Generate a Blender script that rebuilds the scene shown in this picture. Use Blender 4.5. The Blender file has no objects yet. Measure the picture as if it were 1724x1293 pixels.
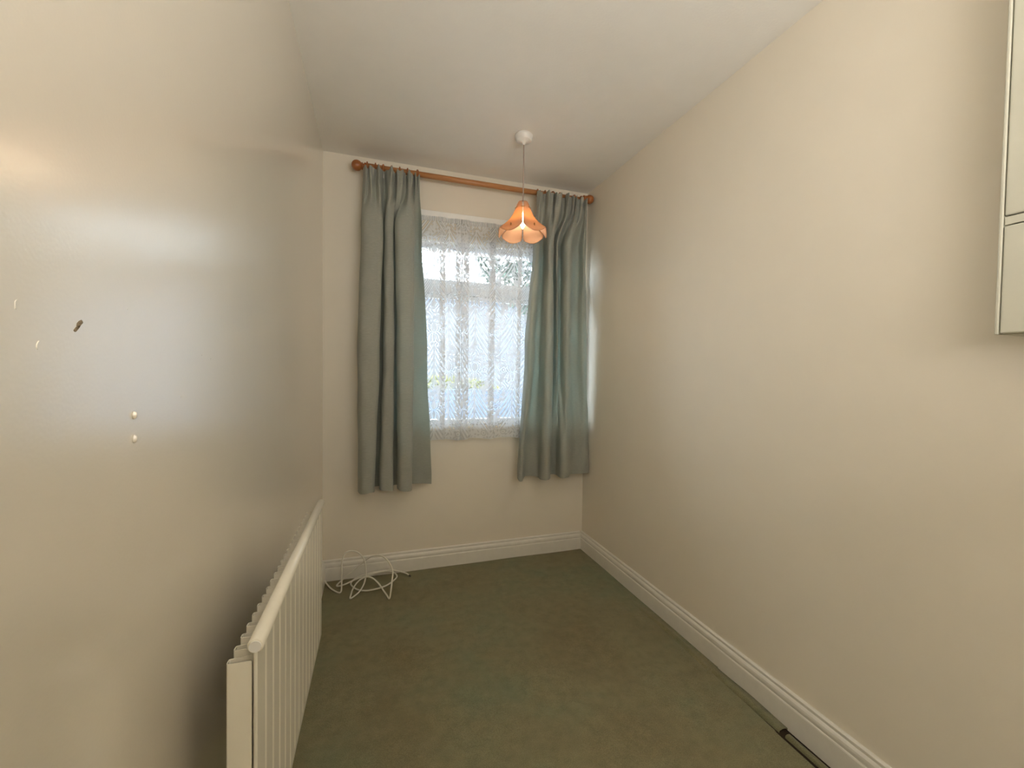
import bpy, bmesh, math, random
import numpy as np
from mathutils import Vector, Matrix

random.seed(7)
rng = np.random.default_rng(7)
scene = bpy.context.scene
COL = scene.collection

# ------------------------------------------------------------------ room size
W, D, H = 1.632, 2.568, 2.40          # width, back wall depth, ceiling height
FRONT = -2.10                         # end wall behind the camera

# ------------------------------------------------------------------ camera
yaw, pit, rol = 0.3183, 0.0268, 0.0135
fwd = Vector((math.sin(yaw) * math.cos(pit), math.cos(yaw) * math.cos(pit), -math.sin(pit)))
rgt = Vector((math.cos(yaw), -math.sin(yaw), 0))
upv = rgt.cross(fwd)
r2 = rgt * math.cos(rol) + upv * math.sin(rol)
u2 = upv * math.cos(rol) - rgt * math.sin(rol)
cd = bpy.data.cameras.new('camera')
cam = bpy.data.objects.new('camera', cd)
COL.objects.link(cam)
m = Matrix((r2, u2, -fwd)).transposed().to_4x4()
m.translation = Vector((0.2678, 0.0, 1.1929))
cam.matrix_world = m
cd.sensor_width = 36.0
cd.lens = 710.1 / 1724 * 36
cd.clip_start = 0.02
scene.camera = cam

# ------------------------------------------------------------------ sky
SKY = 13.0
world = bpy.data.worlds.new('world')
scene.world = world
world.use_nodes = True
wn, wl = world.node_tree.nodes, world.node_tree.links
wn.clear()
wo = wn.new('ShaderNodeOutputWorld')
bg = wn.new('ShaderNodeBackground')
bg.inputs['Color'].default_value = (0.80, 0.90, 1.0, 1)
bg.inputs['Strength'].default_value = SKY
wl.new(bg.outputs[0], wo.inputs[0])

# ------------------------------------------------------------------ large lights
def area(name, loc, rot, sx, sy, power, color, portal=False):
    l = bpy.data.lights.new(name, 'AREA')
    l.shape = 'RECTANGLE'; l.size = sx; l.size_y = sy
    l.energy = power; l.color = color
    if portal:
        l.cycles.is_portal = True
    o = bpy.data.objects.new(name, l)
    o.location = loc; o.rotation_euler = rot
    COL.objects.link(o)
    return o
# added fill light without a fixture, unseen behind the camera, aimed at the ceiling
area('rear_fill', (.82, -.72, 1.55), (math.radians(153), 0, 0), 1.2, .9, 35, (1.0, 0.97, 0.935))
# the bedroom window as a portal for sky sampling
area('window_portal', (0.97, D + 0.24, 1.42), (math.radians(-90), 0, 0), 1.26, 1.12, 1, (1, 1, 1), True)

vs = scene.view_settings
vs.view_transform = 'Standard'
try:
    vs.look = 'None'
except Exception:
    pass
vs.exposure = 0.0
vs.gamma = 1.0
vs.use_curve_mapping = False
scene.cycles.use_denoising = True
scene.cycles.max_bounces = 6
scene.cycles.diffuse_bounces = 5
scene.cycles.glossy_bounces = 3
scene.cycles.transparent_max_bounces = 8
scene.cycles.caustics_reflective = False
scene.cycles.caustics_refractive = False
scene.cycles.blur_glossy = .5
scene.cycles.use_adaptive_sampling = True
scene.cycles.adaptive_threshold = .18
scene.cycles.sample_clamp_indirect = 8.0

# ------------------------------------------------------------------ helpers
class MB:
    def __init__(s):
        s.v = []; s.f = []
    def box(s, x0, x1, y0, y1, z0, z1):
        b = len(s.v)
        s.v += [(x0,y0,z0),(x1,y0,z0),(x1,y1,z0),(x0,y1,z0),(x0,y0,z1),(x1,y0,z1),(x1,y1,z1),(x0,y1,z1)]
        for q in ((3,2,1,0),(4,5,6,7),(0,1,5,4),(1,2,6,5),(2,3,7,6),(3,0,4,7)):
            s.f.append(tuple(b+i for i in q))
        return s
    def grid(s, P, closed=False):
        """P[row][col] -> points"""
        b = len(s.v); nr = len(P); nc = len(P[0])
        for r in P: s.v += [tuple(map(float, q)) for q in r]
        for i in range(nr-1):
            for j in range(nc if closed else nc-1):
                k = (j+1) % nc
                s.f.append((b+i*nc+j, b+i*nc+k, b+(i+1)*nc+k, b+(i+1)*nc+j))
        return s
    def lathe(s, prof, c=(0,0,0), axis='z', n=24, caps=True):
        P = []
        for r, h in prof:
            row = []
            for k in range(n):
                a = 2*math.pi*k/n
                u, w = r*math.cos(a), r*math.sin(a)
                q = {'z': (u, w, h), 'x': (h, u, w), 'y': (w, h, u)}[axis]
                row.append((c[0]+q[0], c[1]+q[1], c[2]+q[2]))
            P.append(row)
        b = len(s.v)
        s.grid(P, True)
        if caps:
            s.f.append(tuple(b+i for i in range(n))[::-1])
            s.f.append(tuple(b+(len(prof)-1)*n+i for i in range(n)))
        return s
    def tube(s, pts, r, n=8):
        pts = [Vector(q) for q in pts]
        P = []; prev = None
        for i, q in enumerate(pts):
            t = (pts[min(i+1, len(pts)-1)] - pts[max(i-1, 0)]).normalized()
            if prev is None:
                a = Vector((0,0,1)) if abs(t.z) < .9 else Vector((1,0,0))
                nrm = t.cross(a).normalized()
            else:
                nrm = (prev - t*prev.dot(t)).normalized()
            prev = nrm; bn = t.cross(nrm)
            rr = r[i] if isinstance(r, (list, tuple)) else r
            P.append([q + nrm*rr*math.cos(2*math.pi*k/n) + bn*rr*math.sin(2*math.pi*k/n) for k in range(n)])
        b = len(s.v)
        s.grid(P, True)
        s.f.append(tuple(b+i for i in range(n))[::-1])
        s.f.append(tuple(b+(len(P)-1)*n+i for i in range(n)))
        return s
    def build(s, name, mat, parent=None, smooth=False, bevel=0):
        me = bpy.data.meshes.new(name)
        me.from_pydata(s.v, [], s.f)
        bm = bmesh.new(); bm.from_mesh(me)
        bmesh.ops.recalc_face_normals(bm, faces=bm.faces)
        bm.to_mesh(me); bm.free()
        me.materials.append(mat)
        if smooth:
            for q in me.polygons: q.use_smooth = True
        o = bpy.data.objects.new(name, me)
        COL.objects.link(o)
        if parent: o.parent = parent
        if bevel:
            bv = o.modifiers.new('bevel', 'BEVEL'); bv.width = bevel; bv.segments = 2; bv.limit_method = 'ANGLE'
        return o

def empty(name, loc=(0,0,0)):
    o = bpy.data.objects.new(name, None)
    o.empty_display_size = .1
    o.location = loc
    COL.objects.link(o)
    return o

def tag(o, label=None, cat=None, group=None, kind=None):
    if label: o['label'] = label
    if cat: o['category'] = cat
    if group: o['group'] = group
    if kind: o['kind'] = kind
    return o

def crom(pts, n):
    """Catmull-Rom through pts -> n samples (numpy)"""
    P = np.array(pts, float)
    P = np.vstack([2*P[0]-P[1], P, 2*P[-1]-P[-2]])
    m = len(P) - 3
    t = np.linspace(0, m - 1e-6, n)
    i = t.astype(int); f = (t - i)[:, None]
    a, b, c, d = P[i], P[i+1], P[i+2], P[i+3]
    return .5*((2*b) + (c-a)*f + (2*a-5*b+4*c-d)*f**2 + (3*b-a-3*c+d)*f**3)

# ------------------------------------------------------------------ materials
def mat(name):
    mt = bpy.data.materials.new(name)
    mt.use_nodes = True
    nt = mt.node_tree
    b = nt.nodes['Principled BSDF']
    return mt, nt, b

def N(nt, typ, **kw):
    n = nt.nodes.new(typ)
    for k, v in kw.items():
        if k in n.inputs: n.inputs[k].default_value = v
        else: setattr(n, k, v)
    return n

def noise(nt, scale, detail=3, rough=.5, vec=None):
    n = N(nt, 'ShaderNodeTexNoise')
    n.inputs['Scale'].default_value = scale
    n.inputs['Detail'].default_value = detail
    n.inputs['Roughness'].default_value = rough
    if vec: nt.links.new(vec, n.inputs['Vector'])
    return n

def objco(nt, scale=(1,1,1)):
    tc = N(nt, 'ShaderNodeTexCoord')
    mp = N(nt, 'ShaderNodeMapping')
    mp.inputs['Scale'].default_value = scale
    nt.links.new(tc.outputs['Object'], mp.inputs['Vector'])
    return mp.outputs[0]

def ramp(nt, fac, stops):
    r = N(nt, 'ShaderNodeValToRGB')
    el = r.color_ramp.elements
    while len(el) < len(stops): el.new(.5)
    for e, (p, c) in zip(el, stops):
        e.position = p; e.color = (*c, 1) if len(c) == 3 else c
    nt.links.new(fac, r.inputs[0])
    return r.outputs[0]

def bump(nt, b, hgt, strength, dist):
    bp = N(nt, 'ShaderNodeBump')
    bp.inputs['Strength'].default_value = strength
    bp.inputs['Distance'].default_value = dist
    nt.links.new(hgt, bp.inputs['Height'])
    nt.links.new(bp.outputs[0], b.inputs['Normal'])
    return bp

def simple(name, c, rough=.5, var=.06, scale=30, spec=.5, metal=0, bstr=.1, bdist=.001):
    mt, nt, b = mat(name)
    co = objco(nt)
    n = noise(nt, scale, 4, .6, co)
    lo = tuple(x*(1-var) for x in c); hi = tuple(min(1, x*(1+var)) for x in c)
    nt.links.new(ramp(nt, n.outputs[0], [(.3, lo), (.7, hi)]), b.inputs['Base Color'])
    b.inputs['Roughness'].default_value = rough
    b.inputs['Specular IOR Level'].default_value = spec
    b.inputs['Metallic'].default_value = metal
    if bstr: bump(nt, b, n.outputs[0], bstr, bdist)
    return mt

def paint(name, c, rough, spec, stip=260, sstr=.12, lump=7, lstr=.25, rv=.06):
    """brushed emulsion: faint stipple and long lumps"""
    mt, nt, b = mat(name)
    co = objco(nt)
    n1 = noise(nt, stip, 0, .5, co)
    n2 = noise(nt, lump, 2, .5, co)
    n3 = n2
    nt.links.new(ramp(nt, n3.outputs[0], [(.2, tuple(x*.985 for x in c)), (.8, tuple(min(1, x*1.012) for x in c))]), b.inputs['Base Color'])
    mr = N(nt, 'ShaderNodeMapRange')
    nt.links.new(n2.outputs[0], mr.inputs[0])
    mr.inputs[3].default_value = rough - rv; mr.inputs[4].default_value = rough + rv
    nt.links.new(mr.outputs[0], b.inputs['Roughness'])
    b.inputs['Specular IOR Level'].default_value = spec
    bp1 = N(nt, 'ShaderNodeBump'); bp1.inputs['Strength'].default_value = lstr; bp1.inputs['Distance'].default_value = .004
    nt.links.new(n2.outputs[0], bp1.inputs['Height'])
    bp2 = N(nt, 'ShaderNodeBump'); bp2.inputs['Strength'].default_value = sstr; bp2.inputs['Distance'].default_value = .0008
    nt.links.new(n1.outputs[0], bp2.inputs['Height'])
    nt.links.new(bp1.outputs[0], bp2.inputs['Normal'])
    nt.links.new(bp2.outputs[0], b.inputs['Normal'])
    return mt

WALLC = (.80, .735, .62)
M_left = paint('magnolia_sheen_paint', WALLC, .30, .9, lstr=.035, sstr=.10, lump=11, rv=.03)
lb = M_left.node_tree.nodes['Principled BSDF']           # old oil paint: strong surface shine
lb.inputs['Coat Weight'].default_value = 1.0
lb.inputs['Coat IOR'].default_value = 2.5
lb.inputs['Coat Roughness'].default_value = .21
lnrm = lb.inputs['Normal'].links[0].from_socket
M_left.node_tree.links.new(lnrm, lb.inputs['Coat Normal'])
M_wall = paint('magnolia_paint', WALLC, .55, .35, lstr=.05, sstr=.10)
M_ceil = paint('ceiling_paint', (.86, .83, .77), .8, .2, stip=120, sstr=.35, lump=14, lstr=.12)
M_gloss = simple('white_gloss', (.78, .75, .68), .28, .03, 20, .5, bstr=.05)
M_white = simple('fresh_white_gloss', (.90, .89, .86), .3, .02, 20, .5, bstr=.03)
M_sill = simple('sill_tile', (.42, .38, .33), .6, .05, 20, .3, bstr=.03)
M_cab = simple('cupboard_paint', (.56, .545, .45), .45, .03, 12, .4, bstr=.08)
M_rad = simple('radiator_enamel', (.76, .72, .61), .25, .02, 10, .5, bstr=.03)
M_upvc = simple('window_white', (.80, .80, .80), .35, .02, 10, .4, bstr=0)
M_plast = simple('white_plastic', (.78, .77, .74), .35, .02, 10, .5, bstr=0)
M_cord = simple('pendant_flex', (.40, .30, .25), .5, .05, 60, .4, bstr=0)
M_cable = simple('cable_sheath', (.74, .71, .62), .4, .04, 40, .4, bstr=0)
M_brass = simple('antique_brass', (.45, .30, .14), .35, .1, 60, .5, 1.0, bstr=0)
M_chip = simple('bare_plaster_chip', (.23, .18, .12), .9, .3, 300, .1)
M_sub = simple('floorboard_dark', (.035, .025, .017), .9, .3, 12, .1)
M_dark = simple('dark_connector', (.10, .08, .06), .5, .1, 60, .4)
M_grey = simple('paving', (.68, .68, .68), .9, .15, 6, .2)
M_bluewall = simple('blue_grey_render', (.085, .105, .145), .9, .12, 5, .2)
M_bark = simple('bark', (.10, .075, .05), .9, .3, 20, .2)
M_leaf = simple('leaf_green', (.085, .11, .085), .6, .3, 8, .3, bstr=0)
M_yel = simple('leaf_yellow', (.17, .17, .05), .6, .3, 8, .3, bstr=0)
M_house = simple('pale_render', (.17, .18, .205), .9, .05, 3, .2)

# wood
def wood(name, lo, hi, rough):
    mt, nt, b = mat(name)
    co = objco(nt, (2.5, 26, 26))
    n = noise(nt, 3, 4, .6, co)
    nt.links.new(ramp(nt, n.outputs[0], [(.3, lo), (.7, hi)]), b.inputs['Base Color'])
    b.inputs['Roughness'].default_value = rough
    return mt
M_wood = wood('varnished_pine', (.40, .165, .055), (.55, .26, .10), .35)
M_knob = wood('dark_varnished_pine', (.30, .095, .025), (.42, .15, .04), .28)

# carpet
mt, nt, b = mat('olive_carpet')
co = objco(nt)
fine = noise(nt, 420, 2, .7, co)
mid = noise(nt, 22, 5, .65, co)
big = noise(nt, 2.1, 4, .6, co)
g = ramp(nt, big.outputs[0], [(.30, (.235, .195, .10)), (.5, (.26, .235, .128)), (.68, (.225, .24, .138))])
mx = N(nt, 'ShaderNodeMix', data_type='RGBA', blend_type='MULTIPLY')
mx.inputs[0].default_value = 1.0
nt.links.new(g, mx.inputs[6])
nt.links.new(ramp(nt, mid.outputs[0], [(.25, (.80, .80, .78)), (.7, (1.08, 1.06, 1.06))]), mx.inputs[7])
mx2 = N(nt, 'ShaderNodeMix', data_type='RGBA', blend_type='MULTIPLY')
mx2.inputs[0].default_value = 1.0
nt.links.new(mx.outputs[2], mx2.inputs[6])
nt.links.new(ramp(nt, fine.outputs[0], [(.3, (.72, .72, .72)), (.7, (1.2, 1.2, 1.2))]), mx2.inputs[7])
nt.links.new(mx2.outputs[2], b.inputs['Base Color'])
b.inputs['Roughness'].default_value = 1.0
b.inputs['Specular IOR Level'].default_value = .05
b.inputs['Sheen Weight'].default_value = .15
bump(nt, b, fine.outputs[0], .8, .004)
M_carpet = mt

# curtain cloth: faded sage, slubbed weave, lets some daylight through
mt, nt, b = mat('sage_curtain_cloth')
out = nt.nodes['Material Output']
sl = noise(nt, 10, 4, .65, objco(nt, (5, 5, 60)))
wv = noise(nt, 500, 2, .5, objco(nt, (1, 1, 1)))
colr = ramp(nt, sl.outputs[0], [(.30, (.375, .375, .325)), (.55, (.415, .415, .36)), (.78, (.51, .50, .44))])
nt.links.new(colr, b.inputs['Base Color'])
b.inputs['Roughness'].default_value = .85
b.inputs['Specular IOR Level'].default_value = .2
b.inputs['Sheen Weight'].default_value = .2
bump(nt, b, wv.outputs[0], .25, .001)
tr = N(nt, 'ShaderNodeBsdfTranslucent')
tcol = ramp(nt, sl.outputs[0], [(.30, (.19, .33, .28)), (.60, (.22, .36, .30)), (.80, (.42, .54, .47))])
nt.links.new(tcol, tr.inputs['Color'])
ms = N(nt, 'ShaderNodeMixShader'); ms.inputs[0].default_value = .24
nt.links.new(b.outputs[0], ms.inputs[1]); nt.links.new(tr.outputs[0], ms.inputs[2])
nt.links.new(ms.outputs[0], out.inputs[0])
M_cloth = mt

# lace net: thread cover comes from the woven pattern stored on the mesh
mt, nt, b = mat('white_lace_net')
out = nt.nodes['Material Output']
at = N(nt, 'ShaderNodeAttribute'); at.attribute_name = 'cover'
df = N(nt, 'ShaderNodeBsdfDiffuse'); df.inputs[0].default_value = (.92, .92, .90, 1)
tl = N(nt, 'ShaderNodeBsdfTranslucent'); tl.inputs[0].default_value = (.60, .635, .69, 1)
m1 = N(nt, 'ShaderNodeMixShader'); m1.inputs[0].default_value = .33
nt.links.new(df.outputs[0], m1.inputs[1]); nt.links.new(tl.outputs[0], m1.inputs[2])
tp = N(nt, 'ShaderNodeBsdfTransparent')
m2 = N(nt, 'ShaderNodeMixShader')
nt.links.new(at.outputs['Fac'], m2.inputs[0])
nt.links.new(tp.outputs[0], m2.inputs[1]); nt.links.new(m1.outputs[0], m2.inputs[2])
nt.links.new(m2.outputs[0], out.inputs[0])
nt.nodes.remove(b)
M_net = mt

# window glass
mt, nt, b = mat('window_glass')
out = nt.nodes['Material Output']
tp = N(nt, 'ShaderNodeBsdfTransparent'); tp.inputs[0].default_value = (.95, .97, .97, 1)
gl = N(nt, 'ShaderNodeBsdfGlossy'); gl.inputs['Roughness'].default_value = .02
fr = N(nt, 'ShaderNodeFresnel'); fr.inputs[0].default_value = 1.45
ms = N(nt, 'ShaderNodeMixShader')
nt.links.new(fr.outputs[0], ms.inputs[0]); nt.links.new(tp.outputs[0], ms.inputs[1]); nt.links.new(gl.outputs[0], ms.inputs[2])
nt.links.new(ms.outputs[0], out.inputs[0]); nt.nodes.remove(b)
M_glass = mt

# peach shade panels
mt, nt, b = mat('peach_shade_acrylic')
out = nt.nodes['Material Output']
b.inputs['Base Color'].default_value = (.58, .41, .31, 1)
b.inputs['Roughness'].default_value = .25
tl = N(nt, 'ShaderNodeBsdfTranslucent')
sn = noise(nt, 40, 2, .5, objco(nt))
nt.links.new(ramp(nt, sn.outputs[0], [(.3, (.74, .44, .20)), (.7, (.80, .49, .23))]), tl.inputs[0])
m1 = N(nt, 'ShaderNodeMixShader'); m1.inputs[0].default_value = .5
nt.links.new(b.outputs[0], m1.inputs[1]); nt.links.new(tl.outputs[0], m1.inputs[2])
tp = N(nt, 'ShaderNodeBsdfTransparent'); tp.inputs[0].default_value = (1, .82, .68, 1)
m2 = N(nt, 'ShaderNodeMixShader'); m2.inputs[0].default_value = .015
nt.links.new(m1.outputs[0], m2.inputs[1]); nt.links.new(tp.outputs[0], m2.inputs[2])
nt.links.new(m2.outputs[0], out.inputs[0])
M_shade = mt

mt, nt, b = mat('lit_bulb')
b.inputs['Base Color'].default_value = (1, .9, .7, 1)
b.inputs['Emission Color'].default_value = (1, .80, .48, 1)
b.inputs['Emission Strength'].default_value = 9
M_bulb = mt

# ------------------------------------------------------------------ room shell
T = .25
WX0, WX1, WZ0, WZ1 = .375, 1.60, .862, 1.980            # bedroom window opening
floor = tag(MB().box(-T, W+T, FRONT-T, D+T, -.20, -.012).build('floor', M_sub), kind='structure')
ceil = tag(MB().box(-T, W+T, FRONT-T, D+T, H, H+.15).build('ceiling', M_ceil), kind='structure')
wl_ = tag(MB().box(-T, 0, FRONT-T, D+T, -.012, H).build('wall_left', M_left), kind='structure')
wr_ = tag(MB().box(W, W+T, FRONT-T, D+T, -.012, H).build('wall_right', M_wall), kind='structure')
wb = MB()
wb.box(0, WX0, D, D+T, -.012, H).box(WX1, W, D, D+T, -.012, H)
wb.box(WX0, WX1, D, D+T, -.012, WZ0).box(WX0, WX1, D, D+T, WZ1, H)
tag(wb.build('wall_back', M_wall), kind='structure')
tag(MB().box(0, W, FRONT-T, FRONT, -.012, H).build('wall_front', M_wall), kind='structure')

# marks on the left wall
for y, z, w_, h_ in ((.609, 1.137, .0026, .006), (.609, 1.109, .0026, .0065)):
    q = MB(); q.lathe([(.0008, .004), (w_*.7, .0032), (w_, .0012), (w_, 0)], (0, 0, 0), 'x', 10)
    o = q.build('wall_plug', M_left, wl_, True); o.location = (0, y, z); o.scale = (1, 1, h_/w_*.8)
for y, z, s_, a in ((.515, 1.234, .006, .7), (.511, 1.229, .005, .6), (.741, 1.151, .003, 0), (.440, 1.242, .004, 1.4), (.462, 1.210, .004, 1.3), (.86, 1.21, .002, 0), (.82, 1.215, .002, .4), (.60, 1.26, .002, .3)):
    q = MB(); n = 9
    ring = [(0.0006, s_*math.cos(2*math.pi*k/n)*random.uniform(.7, 1.3), .42*s_*math.sin(2*math.pi*k/n)*random.uniform(.6, 1.3)) for k in range(n)]
    q.v = [(0.0, p_[1]*1.1, p_[2]*1.1) for p_ in ring] + ring
    q.f = [(i, (i+1) % n, n+(i+1) % n, n+i) for i in range(n)] + [tuple(range(n, 2*n))]
    o = q.build('paint_chip', M_chip if s_ > .0045 else M_left, wl_); o.location = (0, y, z); o.rotation_euler = (a, 0, 0)

# skirting boards
BB = [(0, 0), (.018, 0), (.018, .082), (.0165, .086), (.0145, .087), (.0145, .090), (.016, .094), (.0165, .100), (.0155, .107), (.012, .112), (.0085, .115), (.0085, .119), (.0105, .121), (.0105, .126), (.006, .130), (0, .130)]
def skirting(name, a, b_, nrm):
    a = Vector(a); b_ = Vector(b_); n = Vector(nrm)
    P = [[a + n*d + Vector((0, 0, z)) for d, z in BB], [b_ + n*d + Vector((0, 0, z)) for d, z in BB]]
    q = MB(); q.grid(P, True)
    k = len(BB)
    q.f += [tuple(range(k))[::-1], tuple(range(k, 2*k))]
    return tag(q.build(name, M_gloss), kind='structure')
skirting('baseboard_right', (W, FRONT+.01, -.012), (W, D, -.012), (-1, 0, 0))
skirting('baseboard_back', (0, D, -.012), (W-.018, D, -.012), (0, -1, 0))
skirting('baseboard_left', (0, FRONT+.01, -.012), (0, D-.018, -.012), (1, 0, 0))

# ------------------------------------------------------------------ carpet
def carpet_edge(y):
    """right-hand edge of the main carpet: worn back from the board towards the camera"""
    if y > 1.34: return W - .018
    return 1.5665 - .006*max(0, min(1, (1.34-y)/.28)) - (.004 if y < 1.03 else 0)
ys = np.concatenate([np.linspace(FRONT, .8, 24), np.linspace(.82, D-.018, 150)])
P = []
for y in ys:
    xe = carpet_edge(y)
    xs = np.concatenate([np.linspace(.018, 1.50, 60), np.linspace(1.505, xe, 34)])
    row = []
    for x in xs:
        z = .0015*math.sin(x*9+y*4)*math.sin(y*7-x*3)
        if y > 1.34:                                   # crease running in from the torn edge
            cr = 1.562 + .006*math.sin(y*9)
            a = max(0, 1-abs(y-1.55)/.38)
            z += .010*a*math.exp(-((x-cr-.012)/.012)**2) - .010*a*math.exp(-((x-cr)/.006)**2)
        row.append((x, y, z))
    row.append((xe, y, -.012))
    P.append(row)
tag(MB().grid(P).build('carpet', M_carpet, None, True), 'worn olive green fitted carpet covering the whole floor', 'carpet')
def strip(y0, y1, xa, xb, lift, label):
    P = []
    for y in np.linspace(y0, y1, 40):
        t = (y-y0)/(y1-y0)
        l = xa(t); r = xb(t); h = lift*math.sin(math.pi*min(1, t*1.1+.0))**2
        P.append([(l, y, -.0115), (l+.0015, y, -.004+h*.5), (l*.6+r*.4, y, -.001+h), (r-.001, y, -.003+h), (r, y, -.0115)])
    tag(MB().grid(P).build('carpet_strip', M_carpet, None, True), label, 'carpet strip', 'loose carpet strips along the right skirting board')
strip(1.035, 1.345, lambda t: 1.576-.006*t, lambda t: W-.0185, .004, 'longer loose olive carpet strip against the right skirting board, farther from camera')
strip(.30, 1.015, lambda t: 1.580-.003*t, lambda t: 1.598, .004, 'frayed olive carpet strip with dark gaps both sides, nearest camera at right skirting')

# ------------------------------------------------------------------ window
win = tag(empty('window_1', ((WX0+WX1)/2, D+.08, WZ0)), kind='structure')
ox, oy, oz = win.location
FY0, FY1 = .0, .055
def wbox(name, x0, x1, z0, z1, y0, y1, m_, bev=.004):
    return MB().box(x0-ox, x1-ox, y0, y1, z0-oz, z1-oz).build(name, m_, win, False, bev)
fw = .045
wbox('window_frame', WX0, WX0+fw, WZ0, WZ1, FY0, FY1, M_upvc)
wbox('window_frame', WX1-fw, WX1, WZ0, WZ1, FY0, FY1, M_upvc)
wbox('window_frame', WX0+fw, WX1-fw, WZ1-.02, WZ1, FY0, FY1, M_upvc)
wbox('window_frame', WX0+fw, WX1-fw, WZ0, WZ0+.03, FY0, FY1, M_upvc)
wbox('transom', WX0+fw, WX1-fw, 1.675, 1.765, FY0-.005, FY1, M_upvc)
wbox('transom_bead', WX0+fw, WX1-fw, 1.652, 1.675, FY0+.012, FY1-.01, M_upvc)
wbox('glass_pane', WX0+fw, WX1-fw, WZ0+.03, 1.652, .026, .030, M_glass, 0)
wbox('glass_pane', WX0+fw, WX1-fw, 1.765, WZ1-.02, .026, .030, M_glass, 0)
wbox('window_sill', WX0, WX1, WZ0, WZ0+.012, -.078, -.001, M_sill, .003)

# white batten above the opening that carries the net wire
tag(MB().box(.30, 1.615, D-.016, D, 2.108, 2.148).build('trim_1', M_white, None, False, .003), kind='structure')

# ------------------------------------------------------------------ net curtain
NZ0, NZ1 = .783, 2.108
folds = [(.40, .03), (.50, .02), (.640, .035), (.738, .030), (.783, .036), (.945, .040), (1.13, .025), (1.25, .03), (1.36, .03), (1.48, .03)]
ctrl = [(.31, 0)]
x = .31
for fx, fw_ in folds:
    ctrl += [(fx-.012, -.003), (fx+fw_*.5, -.009), (fx+fw_, -.006), (fx+fw_*.5, .001), (fx, .006), (fx+fw_*.5, .010), (fx+fw_+.012, .007)]
ctrl += [(1.598, 0)]
path = crom(ctrl, 4000)
seg = np.hypot(np.diff(path[:, 0]), np.diff(path[:, 1]))
s_ = np.concatenate([[0], np.cumsum(seg)])
STEP = .0026
nu = int(s_[-1]/STEP); nv = int((NZ1-NZ0)/STEP)
ss = np.linspace(0, s_[-1], nu)
px = np.interp(ss, s_, path[:, 0]); py = np.interp(ss, s_, path[:, 1])
zz = np.linspace(NZ1, NZ0, nv)
SS, ZZ = np.meshgrid(ss, zz)
tt = (NZ1-ZZ)/(NZ1-NZ0)
X = np.broadcast_to(px, SS.shape).copy(); Y = np.broadcast_to(py, SS.shape).copy()
# the right selvedge drifts left lower down, folds open a little towards the hem
X += .016*(tt-.35)*np.clip((.9-X)/.5, -1, 1)*.8
Y = D-.038 + Y*(.55+.75*tt) + .004*np.sin(X*46+.8*np.sin(tt*3))*(.4+tt)
Zc = ZZ + .004*np.sin(X*31)*tt**6
# pattern -------------------------------------------------
cw, ph = .165, .462
k = np.floor(SS/cw).astype(int)
u = (SS/cw - k - .5)*2
v = np.mod((NZ1-ZZ)/ph + .5*(k % 2) + .64, 1.0)
au = np.abs(u)
cov = np.full(SS.shape, .90)
# florets filling the ground
q1 = np.sin(2*np.pi*(SS/.044 + .4*np.sin(ZZ*2*np.pi/.07)))*np.sin(2*np.pi*(ZZ/.052 + .4*np.sin(SS*2*np.pi/.066)))
cov = np.where(q1 > .45, .98, cov); cov = np.where((q1 < -.42), .05, cov)
# weeping fan of broad strokes
fb = np.clip(.12 + 1.10*np.clip((v-.25)/.42, 0, 1), 0, 1.0)
infan = (au < fb) & (v - .27*au**.8 > .24) & (v < .66+.27*au**.8)
st = np.sin(2*np.pi*(v - .30*au**.75)/.082)
cov = np.where(infan, np.clip(.50 + 1.6*st, .05, .97), cov)
cov = np.where((au < .055) & (v > .24) & (v < .82), .98, cov)
# lotus: petals up, spray of leaves down, each outlined by open mesh
def petal(cx_, cy_, ang, ln, wd):
    dx = u*cw/2 - cx_; dy = (cy_ - v)*ph
    a = dx*math.sin(ang) + dy*math.cos(ang); b2 = dx*math.cos(ang) - dy*math.sin(ang)
    tq = np.clip(a/ln, 0, 1)
    wq = wd*np.sin(np.pi*tq**.8)
    return (a > 0) & (a < ln), np.abs(b2) - wq
for ang, ln, wd in ((1.2, .056, .011), (-1.2, .056, .011), (.62, .062, .014), (-.62, .062, .014), (0, .066, .017), (2.15, .060, .013), (-2.15, .060, .013), (2.72, .075, .013), (-2.72, .075, .013), (3.14, .06, .009)):
    ins, dd = petal(0, .115, ang, ln, wd)
    cov = np.where(ins & (dd < .0048), .04, cov)
    cov = np.where(ins & (dd < -.0008), .97, cov)
for cx_, cy_ in ((.060, .085), (-.060, .085), (.058, .93), (-.058, .93)):
    rr = np.hypot(u*cw/2-cx_, (v-cy_)*ph)
    cov = np.where(rr < .0175, .04, cov); cov = np.where((rr < .0125), .93, cov); cov = np.where(rr < .005, .05, cov)
vz = (NZ1-ZZ)
cov = np.where(vz < .012, .75, cov)
cov = np.where((vz > .012) & (vz < .028), .80 + .15*np.sin(SS*2*np.pi/.011), cov)
cov = np.where(ZZ < NZ0+.055, np.maximum(cov*.30+.52, .55), cov)        # plain hem
cov = np.where(ZZ < NZ0+.004, .9, cov)
cov = np.clip(cov*.985, .05, .97)
Y += np.where(vz < .03, .003*np.sin(SS*2*np.pi/.011), 0)
me = bpy.data.meshes.new('lace_panel')
co_ = np.stack([X-.95, Y-(D-.038), Zc-NZ0], -1).reshape(-1, 3).astype(np.float32)
ii = np.arange(nu*nv).reshape(nv, nu)
fq = np.stack([ii[:-1, :-1], ii[1:, :-1], ii[1:, 1:], ii[:-1, 1:]], -1).reshape(-1, 4).astype(np.int32)
me.vertices.add(len(co_)); me.vertices.foreach_set('co', co_.ravel())
me.loops.add(fq.size); me.loops.foreach_set('vertex_index', fq.ravel())
me.polygons.add(len(fq)); me.polygons.foreach_set('loop_start', np.arange(0, fq.size, 4, dtype=np.int32))
me.polygons.foreach_set('use_smooth', np.ones(len(fq), bool))
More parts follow.
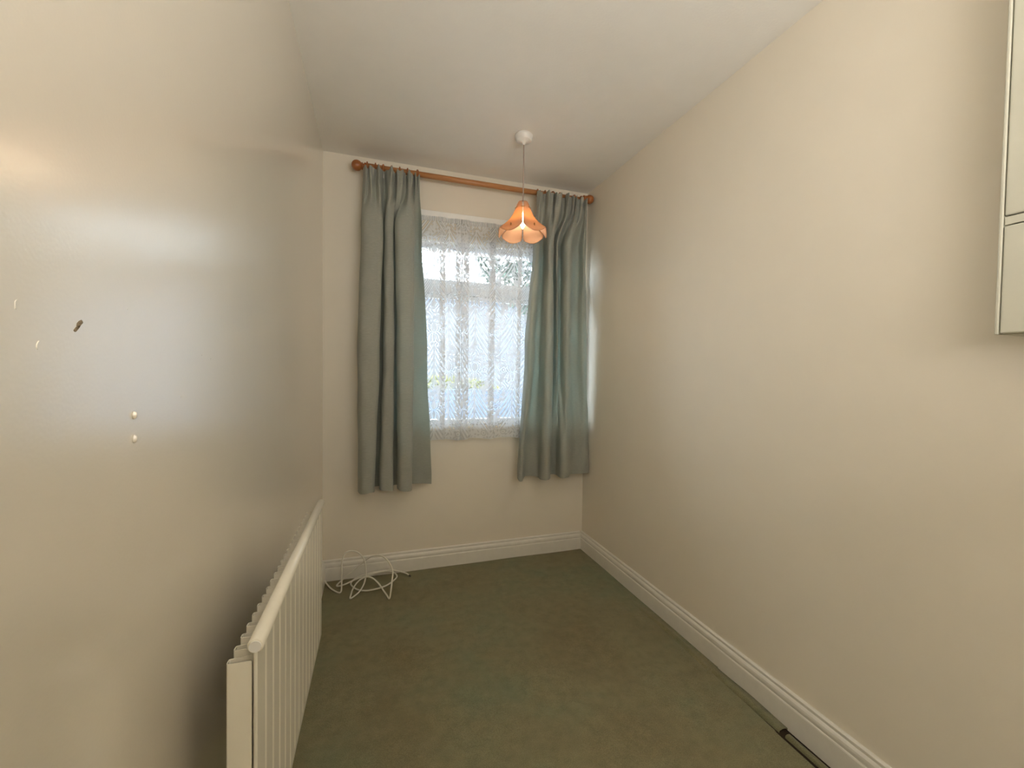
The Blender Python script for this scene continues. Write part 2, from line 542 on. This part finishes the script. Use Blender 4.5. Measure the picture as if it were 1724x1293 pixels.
me.update(calc_edges=True)
me.attributes.new('cover', 'FLOAT', 'POINT').data.foreach_set('value', cov.reshape(-1).astype(np.float32))
me.materials.append(M_net)
net = tag(empty('net_curtain', (.95, D-.038, NZ0)), 'white lace net curtain hanging across the window between the sage curtains', 'net curtain')
o = bpy.data.objects.new('lace_panel', me); COL.objects.link(o); o.parent = net
wire = MB().tube([(.305-.95, .006, 2.094-NZ0), (1.603-.95, .006, 2.094-NZ0)], .0022, 8).build('hanging_wire', M_plast, net, True)

# ------------------------------------------------------------------ curtains
LC = {
  'top': [(0.21, 0.01), (0.226, -0.02), (0.241, 0.0), (0.256, -0.025), (0.275, 0.0), (0.287, -0.03), (0.299, -0.035), (0.315, 0.01), (0.331, 0.01), (0.345, -0.03), (0.361, -0.035), (0.374, 0.0), (0.384, 0.005), (0.392, -0.03), (0.414, -0.035), (0.429, 0.0), (0.439, 0.01), (0.449, -0.03), (0.463, -0.02), (0.478, 0.01), (0.486, -0.015), (0.5, 0.0), (0.512, -0.01)],
  'up': [(0.202, 0.03), (0.203, -0.01), (0.216, -0.04), (0.246, -0.05), (0.282, -0.047), (0.309, -0.042), (0.316, -0.02), (0.304, 0.035), (0.337, 0.035), (0.322, -0.01), (0.334, -0.03), (0.355, -0.032), (0.371, -0.022), (0.366, 0.018), (0.388, 0.018), (0.377, -0.03), (0.392, -0.056), (0.43, -0.06), (0.468, -0.052), (0.481, -0.03), (0.478, 0.025), (0.509, 0.03), (0.527, 0.01)],
  'mid': [(0.186, 0.03), (0.187, -0.01), (0.2, -0.045), (0.231, -0.055), (0.267, -0.053), (0.294, -0.046), (0.301, -0.02), (0.28, 0.05), (0.34, 0.05), (0.32, -0.005), (0.329, -0.032), (0.354, -0.036), (0.378, -0.027), (0.367, 0.035), (0.404, 0.035), (0.39, -0.02), (0.403, -0.052), (0.438, -0.06), (0.47, -0.055), (0.482, -0.03), (0.475, 0.03), (0.521, 0.03), (0.562, 0.01)],
  'bot': [(0.191, 0.03), (0.193, -0.01), (0.209, -0.045), (0.23, -0.055), (0.252, -0.055), (0.272, -0.048), (0.278, -0.02), (0.256, 0.05), (0.328, 0.05), (0.303, -0.005), (0.314, -0.03), (0.345, -0.036), (0.375, -0.028), (0.364, 0.045), (0.414, 0.045), (0.399, -0.015), (0.412, -0.048), (0.443, -0.055), (0.47, -0.048), (0.479, -0.02), (0.471, 0.03), (0.53, 0.033), (0.594, 0.02)],
}
RC = {
  'top': [(1.214, -0.01), (1.225, -0.03), (1.249, 0.0), (1.259, -0.005), (1.273, 0.0), (1.276, -0.03), (1.298, -0.035), (1.329, 0.0), (1.327, -0.03), (1.353, -0.035), (1.385, 0.0), (1.406, 0.01), (1.404, -0.03), (1.42, -0.03), (1.447, 0), (1.45, -0.02), (1.472, 0.0), (1.472, -0.025), (1.501, 0.0), (1.505, -0.025), (1.534, 0.0), (1.541, -0.02), (1.564, 0.0)],
  'up': [(1.199, 0.0), (1.203, -0.03), (1.223, -0.03), (1.242, -0.01), (1.266, 0.03), (1.286, 0.03), (1.276, -0.02), (1.277, -0.05), (1.301, -0.05), (1.326, -0.02), (1.347, 0.03), (1.342, 0.0), (1.335, -0.035), (1.349, -0.03), (1.38, 0.02), (1.405, 0.03), (1.39, -0.02), (1.401, -0.05), (1.431, -0.045), (1.475, 0.01), (1.527, 0.03), (1.54, -0.01), (1.577, 0.02)],
  'mid': [(1.158, 0.01), (1.155, -0.03), (1.175, -0.04), (1.206, -0.02), (1.233, 0.03), (1.265, 0.03), (1.261, -0.01), (1.265, -0.05), (1.3, -0.05), (1.333, -0.02), (1.361, 0.03), (1.358, 0.0), (1.364, -0.015), (1.388, 0.02), (1.401, 0.03), (1.409, 0.02), (1.392, -0.03), (1.405, -0.05), (1.437, -0.035), (1.476, 0.02), (1.518, 0.02), (1.545, -0.01), (1.595, 0.02)],
  'bot': [(1.119, 0.0), (1.116, -0.03), (1.13, -0.035), (1.15, -0.01), (1.179, 0.025), (1.225, 0.03), (1.257, 0.01), (1.257, -0.03), (1.285, -0.05), (1.317, -0.03), (1.347, 0.02), (1.373, 0.04), (1.398, 0.04), (1.392, 0.0), (1.384, -0.035), (1.406, -0.05), (1.442, -0.035), (1.472, 0.0), (1.501, 0.025), (1.542, 0.02), (1.570, 0.0), (1.595, 0.0), (1.618, 0.01)],
}
CY = D - .118
def curtain(label, C, zt, zb, hooks, seed):
    rg = np.random.default_rng(seed)
    rows = [(zt, 'top'), (zt-.07, 'top'), (1.98, 'up'), (1.33, 'mid'), (zb, 'bot')]
    n = 210
    prof = {k_: crom([(a_, d_*((1.6 if d_ < 0 else 1.2) if k_ in ('mid', 'bot') else (1.4 if k_ == 'up' else 1.25))) for a_, d_ in v_], n) for k_, v_ in C.items()}
    cx_ = float(np.mean(prof['bot'][:, 0]))
    root = tag(empty('curtain', (cx_, CY, zb)), label, 'curtain')
    nv_ = 130
    tq = np.linspace(0, 1, n)
    P = []
    for z in np.concatenate([np.linspace(zt, zt-.35, 50), np.linspace(zt-.36, zb, nv_-50)]):
        for (za, ka), (zb_, kb) in zip(rows[:-1], rows[1:]):
            if za >= z >= zb_-1e-9: break
        t = (za-z)/(za-zb_)
        t = t*t*(3-2*t)
        q = prof[ka]*(1-t) + prof[kb]*t
        x_ = q[:, 0].copy(); d = q[:, 1].copy()
        dz = zt - z
        hf = math.exp(-(dz/.085)**2)
        d += hf*.011*np.sin(tq*2*np.pi*15 + seed)
        # pinch just under the heading tape
        pin = math.exp(-((dz-.095)/.035)**2)
        d *= (1 - .25*pin)
        d -= .012*math.exp(-(dz/.16)**2)
        # small creases and sag
        d += .0018*np.sin(z*23 + tq*40) + .0012*np.sin(z*51 - tq*63)
        zz_ = z + (.006*np.sin(tq*2*np.pi*9+seed) * hf) - .004*np.sin(tq*2*np.pi*4)*(1-(z-zb)/(zt-zb))
        x_ += .0012*np.sin(z*17+tq*30)
        P.append(np.stack([x_-cx_, d, zz_-zb], -1))
    MB().grid(P).build('curtain_cloth', M_cloth, root, True)
    # hem turned up at the bottom, heading tape behind the top
    hem = []
    for f in (0, .5, 1):
        q = P[-1] + (P[-6]-P[-1])*f
        q = q + np.array([0, .004, .002])
        hem.append(q)
    MB().grid(hem).build('hem', M_cloth, root, True)
    tape = [P[i] + np.array([0, .005, 0]) for i in (2, 6, 11)]
    MB().grid(tape).build('heading_tape', M_cloth, root, True)
    for hx in hooks:
        MB().tube([(hx-cx_, .006, zt-zb-.035), (hx-cx_, .016, zt-zb-.012), (hx-cx_, .020, zt-zb+.006), (hx-cx_, .022, zt-zb+.012)], .0016, 6).build('curtain_hook', M_plast, root, True)
    return root
LH = [.232, .275, .318, .362, .405, .448, .500]
RH = [1.235, 1.285, 1.335, 1.385, 1.435, 1.485, 1.535]
curtain('faded sage curtain left of the window, next to the radiator wall', LC, 2.288, .535, LH, 1)
curtain('faded sage curtain right of the window, against the right wall', RC, 2.299, .538, RH, 2)

# ------------------------------------------------------------------ pole
RY, RZ = D-.088, 2.3145
pole = tag(empty('curtain_pole', (.89, RY, RZ)), 'varnished wooden curtain pole with ball finials above the window', 'curtain pole')
MB().lathe([(.0155, .226-.89), (.0155, 1.551-.89)], (0, 0, 0), 'x', 20).build('rod', M_wood, pole, True)
for sgn, xe, zo in ((-1, .228, -.004), (1, 1.549, .010)):
    pr = [(.0165, 0), (.0200, .004), (.0200, .010), (.0135, .014), (.0135, .017), (.0195, .020), (.0195, .024), (.0125, .027)]
    bc, br = .049, .0285
    for a in np.linspace(-1.10, 1.5707, 12):
        pr.append((max(.0005, br*math.cos(a)), bc + br*math.sin(a)))
    if sgn < 0:
        pr = [(r_, -h_) for r_, h_ in pr]
    f = MB().lathe(pr, (0, 0, 0), 'x', 22).build('finial', M_knob, pole, True)
    f.location = (xe-.89, 0, zo)
for bx in (.235, 1.545):
    q = MB()
    q.box(bx-.011-.89, bx+.011-.89, .0145, D-RY, -.010, .010)
    q.box(bx-.015-.89, bx+.015-.89, D-RY-.012, D-RY, -.035, .030)
    q.build('bracket', M_knob, pole, False, .002)
rings = []
def ring(x, lab, grp):
    if not rings:
        q = MB(); P = []
        for i in range(24):
            a = 2*math.pi*i/24
            P.append([( .0042*math.cos(b2), (.0225+.0042*math.sin(b2))*math.cos(a), (.0225+.0042*math.sin(b2))*math.sin(a)) for b2 in np.linspace(0, 2*math.pi, 9)[:-1]])
        P.append(P[0])
        q.grid(P, True)
        o = q.build('curtain_ring', M_knob, None, True)
    else:
        o = rings[0].copy(); COL.objects.link(o)
    o.location = (x, RY, RZ-.0025)
    o.rotation_euler = (0, 0, random.uniform(-.25, .25))
    rings.append(o)
    tag(o, lab, 'curtain ring', grp)
for hx in LH: ring(hx, 'small dark wooden ring on the pole above the left sage curtain', 'wooden rings above the left curtain')
for hx in RH: ring(hx, 'small dark wooden ring on the pole above the right sage curtain', 'wooden rings above the right curtain')

# ------------------------------------------------------------------ pendant lamp
PX, PY = .991, 2.055
lamp = tag(empty('pendant_lamp', (PX, PY, H)), 'pendant lamp with peach petal shade hanging from the ceiling near the window', 'pendant lamp')
MB().lathe([(.046, 0), (.046, -.010), (.043, -.014), (.041, -.026), (.036, -.031), (.010, -.036), (.006, -.046), (.0035, -.048)], (0, 0, 0), 'z', 32).build('ceiling_rose', M_plast, lamp, True)
MB().tube([(0, 0, -.044), (.0005, 0, -.18), (0, 0, -.345)], .0030, 8).build('cord', M_cord, lamp, True)
MB().lathe([(.006, -.335), (.012, -.342), (.016, -.350), (.016, -.385), (.012, -.392)], (0, 0, 0), 'z', 20).build('lamp_holder', M_plast, lamp, True)
MB().lathe([(.0075, -.392), (.0085, -.398), (.0150, -.415), (.0172, -.430), (.0150, -.447), (.0090, -.462), (.0035, -.470), (.0004, -.473)], (0, 0, 0), 'z', 20).build('candle_bulb', M_bulb, lamp, True)
bl = bpy.data.lights.new('bulb_light', 'POINT'); bl.energy = 2.0; bl.color = (1, .78, .52); bl.shadow_soft_size = .03
blo = bpy.data.objects.new('bulb_light', bl); COL.objects.link(blo); blo.parent = lamp; blo.location = (0, 0, -.455)
prof = crom([(.024, -.336), (.031, -.350), (.037, -.366), (.047, -.392), (.058, -.415), (.073, -.437), (.092, -.458), (.110, -.474), (.121, -.486), (.125, -.498)], 26)
view_dir = math.atan2(-PY, .2678-PX)
def petal_mesh():
    q = MB(); P = []
    nr = len(prof)
    for i, (r_, z_) in enumerate(prof):
        row = []
        hw = max(.010, r_*math.tan(math.pi/6)*.985 - .0055)
        e = max(0, (i-(nr-8))/7.0)
        for k_ in range(13):
            w_ = -1 + 2*k_/12
            drop = .016*e*(1-w_*w_) - .004*e*abs(w_)
            bul = .004*(r_/.125)*(1-w_*w_)
            row.append((r_*math.cos(math.pi/6)*1.10+bul, hw*w_*(1-.16*e**3), z_-drop))
        P.append(row)
    q.grid(P)
    return q
pm = None
for k_ in range(6):
    if pm is None:
        o = petal_mesh().build('shade_petal', M_shade, lamp, True)
        sd = o.modifiers.new('thickness', 'SOLIDIFY'); sd.thickness = .0022
        pm = o
        rr_ = float(prof[-5][0])*math.cos(math.pi/6)*1.10
        cl = MB().box(rr_+.001, rr_+.008, -.0016, .0016, float(prof[-5][1])-.006, float(prof[-5][1])+.006).build('petal_clip', M_brass, None)
        cl2 = MB().box(.0345, .042, -.011, .011, -.372, -.3695).build('collar_clip', M_brass, None)
    else:
        o = pm.copy(); COL.objects.link(o)
        cl = cl.copy(); COL.objects.link(cl)
        cl2 = cl2.copy(); COL.objects.link(cl2)
    a = view_dir + math.pi/6 + k_*math.pi/3
    o.parent = lamp; o.rotation_euler = (0, 0, a)
    cl.parent = o; cl.rotation_euler = (0, 0, 0)
    cl2.parent = lamp; cl2.rotation_euler = (0, 0, a + math.pi/6)

# ------------------------------------------------------------------ radiator
RL, RH_ = .755, .432
rad = tag(empty('radiator', (.1065, .695, .358)), 'long white panel radiator with fluted front fixed low on the left wall', 'radiator')
rad.rotation_euler = (-.014, 0, -.0105)
nrib = 15
P = []
ls = np.linspace(0, RL, nrib*24+1)
for zf in [0, .006, .014, .022, .030, .04, .06, .12, .2, .28, .36, .385, .397, .405, .413, .42]:
    env = 0
    if .012 < zf < .41:
        env = min(1, (zf-.012)/.022, (.412-zf)/.022); env = math.sin(env*math.pi/2)
    row = []
    for l in ls:
        ph_ = (l/RL*nrib) % 1
        prf = 1 if .12 < ph_ < .88 else (ph_/.12 if ph_ <= .12 else (1-ph_)/.12)
        prf = prf*prf*(3-2*prf)
        if l < .012 or l > RL-.012: prf = 1
        row.append((-.0034*env*(1-prf), l, zf))
    P.append(row)
o = MB().grid(P).build('front_panel', M_rad, rad, True)
sd = o.modifiers.new('thickness', 'SOLIDIFY'); sd.thickness = .005; sd.offset = -1 
MB().lathe([(.0090, 0), (.0115, .002), (.0115, RL-.002), (.0090, RL)], (-.003, 0, RH_-.008), 'y', 18).build('top_rail', M_rad, rad, True)
MB().lathe([(.0085, -.0012), (.0085, .001)], (-.003, 0, RH_-.008), 'y', 18).build('rail_end_cap', M_plast, rad)
MB().lathe([(.0055, 0), (.0055, RL)], (-.007, 0, .003), 'y', 12).build('bottom_seam', M_rad, rad, True)
fin = None
nfin = 23
for i in range(nfin):
    if fin is None:
        q = MB(); w_ = RL/nfin
        pts = [(-.008, .002), (-.040, .004), (-.0415, .006), (-.0415, w_*.5-.002), (-.040, w_*.5), (-.008, w_*.5+.002), (-.008, w_)]
        q.grid([[(a_, b_, .03) for a_, b_ in pts], [(a_, b_, .402) for a_, b_ in pts]])
        fin = q.build('convector_fin', M_rad, rad)
        sd = fin.modifiers.new('thickness', 'SOLIDIFY'); sd.thickness = .0012
        o = fin
    else:
        o = fin.copy(); COL.objects.link(o)
        o.parent = rad
    o.location = (0, i*RL/nfin, 0)
for yb in (.36, RL-.18):
    MB().box(-.1035+.002 - .006*(yb/RL), -.042, yb-.012, yb+.012, .04, .11).build('wall_bracket', M_rad, rad)
MB().lathe([(.007, -.350), (.007, .0)], (-.010, -.018, 0), 'z', 12).build('pipe', M_gloss, rad, True)
q = MB(); q.lathe([(.013, -.02), (.015, -.01), (.015, .012), (.011, .018), (.018, .022), (.019, .050), (.015, .056)], (-.010, -.018, .01), 'z', 16)
q.box(-.018, -.002, -.018, .004, .012, .026)
q.build('valve', M_plast, rad, True)

# ------------------------------------------------------------------ loose cable on the floor
cab = [(0.012, 2.53, 0.023), (0.052, 2.45, 0.012), (0.091, 2.4, 0.007), (0.109, 2.4, 0.007), (0.112, 2.41, 0.038), (0.111, 2.42, 0.098), (0.112, 2.42, 0.157), (0.125, 2.43, 0.196), (0.149, 2.43, 0.21), (0.185, 2.44, 0.198), (0.21, 2.44, 0.175), (0.228, 2.44, 0.14), (0.235, 2.43, 0.093), (0.232, 2.41, 0.053), (0.221, 2.38, 0.03), (0.201, 2.345, 0.018), (0.178, 2.325, 0.010), (0.161, 2.312, 0.008), (0.16, 2.33, 0.011), (0.173, 2.37, 0.033), (0.202, 2.4, 0.056), (0.241, 2.41, 0.065), (0.272, 2.4, 0.056), (0.3, 2.36, 0.045), (0.323, 2.31, 0.03), (0.341, 2.275, 0.017), (0.353, 2.252, 0.009), (0.361, 2.27, 0.032), (0.369, 2.31, 0.075), (0.373, 2.34, 0.109), (0.361, 2.37, 0.136), (0.34, 2.4, 0.156), (0.316, 2.42, 0.167), (0.287, 2.43, 0.17), (0.256, 2.44, 0.159), (0.209, 2.46, 0.117), (0.153, 2.47, 0.07), (0.092, 2.47, 0.022), (0.088, 2.45, 0.015), (0.124, 2.45, 0.02), (0.178, 2.48, 0.025), (0.231, 2.5, 0.028), (0.285, 2.51, 0.033), (0.338, 2.52, 0.032), (0.377, 2.51, 0.027), (0.399, 2.48, 0.024), (0.401, 2.46, 0.016), (0.38, 2.42, 0.018), (0.341, 2.38, 0.016), (0.294, 2.36, 0.016), (0.242, 2.36, 0.013), (0.197, 2.38, 0.014), (0.165, 2.42, 0.019), (0.157, 2.46, 0.02), (0.184, 2.49, 0.029), (0.247, 2.51, 0.035), (0.312, 2.525, 0.033), (0.361, 2.53, 0.031), (0.418, 2.525, 0.018), (0.457, 2.505, 0.010), (0.474, 2.480, 0.007)]
cb = tag(empty('cable', (.2, 2.42, 0)), 'loose white cable looped on the carpet in the left corner', 'cable')
cp = crom(cab, 420) - np.array([.2, 2.42, 0])
MB().tube([tuple(q) for q in cp], .0040, 8).build('cable_sheath', M_cable, cb, True)
e0, e1 = Vector(cp[-2]), Vector(cp[-1]); dr = (e1-e0).normalized()
MB().tube([e1 - dr*.004, e1, e1 + dr*.010], [.0046, .0046, .0038], 8).build('cable_plug', M_dark, cb, True)

# ------------------------------------------------------------------ wall cupboard on the right wall
cup = tag(empty('wall_cupboard', (W, .20, 1.287)), 'cream painted wall cupboard high on the right wall at the photo edge', 'cupboard')
t_ = .115
def cbox(name, y0, y1, z0, z1, x0, x1, bev=.003):
    return MB().box(x0-W, x1-W, y0-.20, y1-.20, z0-1.287, z1-1.287).build(name, M_cab, cup, False, bev)
cbox('cupboard_body', -.25, .5325, 1.287, H, W-t_+.018, W)
cbox('corner_post', .5262, .5325, 1.287, H, W-t_-.001, W-t_+.018, .002)
cbox('lower_door', -.23, .5248, 1.289, 1.512, W-t_, W-t_+.018)
cbox('middle_rail', -.23, .5248, 1.5145, 1.531, W-t_+.002, W-t_+.018, .001)
cbox('upper_door', -.23, .5248, 1.5335, H-.004, W-t_, W-t_+.018)

# ------------------------------------------------------------------ outside, seen through the net
tag(MB().box(-20, 22, -14, 34, -.60, -.35).build('garden_ground', M_grey), kind='structure')
lw = tag(MB().box(-1.6, 6.4, 8.0, 8.25, -.35, .86).build('garden_wall', M_bluewall, None, False, .02), 'low blue-grey garden wall seen through the lower part of the net', 'wall')
gar = tag(empty('garage', (2.6, 12.0, -.35)), 'pale rendered flat-roofed garage outside, filling the lower window pane', 'garage')
MB().box(-4.2, 5.4, 0, 4, 0, 3.6).build('wall', M_house, gar)
MB().box(-4.3, 5.5, -.12, 4.1, 3.6, 3.8).build('roof_edge', M_house, gar, False, .02)
MB().box(-2.6, -.2, -.03, 0, 0, 2.1).build('door', M_house, gar, False, .02)
for i in range(5):
    MB().box(-2.55, -.25, -.05, -.03, .08+i*.4, .42+i*.4).build('door_panel', M_house, gar, False, .01)
def leafy(name, c, rad3, n, sz, m_, parent, seed):
    rg = np.random.default_rng(seed)
    d = rg.normal(size=(n, 3)); d /= np.linalg.norm(d, axis=1)[:, None]
    p_ = d*np.array(rad3)*(rg.uniform(.45, 1.0, n)**.5)[:, None] + np.array(c)
    q = MB()
    for i in range(n):
        a = Vector(rg.normal(size=3)).normalized(); b2 = a.orthogonal().normalized()
        s2 = sz*rg.uniform(.6, 1.3); o_ = Vector(p_[i]); c2 = a.cross(b2)
        k0 = len(q.v)
        q.v += [tuple(o_-a*s2), tuple(o_+b2*s2*.45+c2*s2*.1), tuple(o_+a*s2), tuple(o_-b2*s2*.45+c2*s2*.1)]
        q.f.append((k0, k0+1, k0+2, k0+3))
    o2 = q.build(name, m_, parent); o2['kind'] = 'stuff'
    return o2
bush = tag(empty('flowering_bush', (1.6, 9.3, -.35)), 'yellow-green bush behind the garden wall, left in the window', 'bush')
leafy('foliage', (0, 0, 1.05), (1.5, .5, .42), 2600, .07, M_yel, bush, 3)
MB().tube([(0, 0, 0), (.05, 0, .4), (0, 0, 1.0)], [.05, .04, .02], 8).build('stem', M_bark, bush, True)
tree = tag(empty('garden_tree', (4.3, 8.2, -.35)), 'dark green garden tree standing outside, right in the window', 'tree')
leafy('foliage', (.1, 0, 4.3), (2.3, 1.4, 1.9), 5200, .11, M_leaf, tree, 5)
MB().tube([(0, 0, 0), (.03, 0, 1.2), (.1, 0, 2.6), (.2, 0, 4.4)], [.16, .13, .10, .04], 10).build('trunk', M_bark, tree, True)
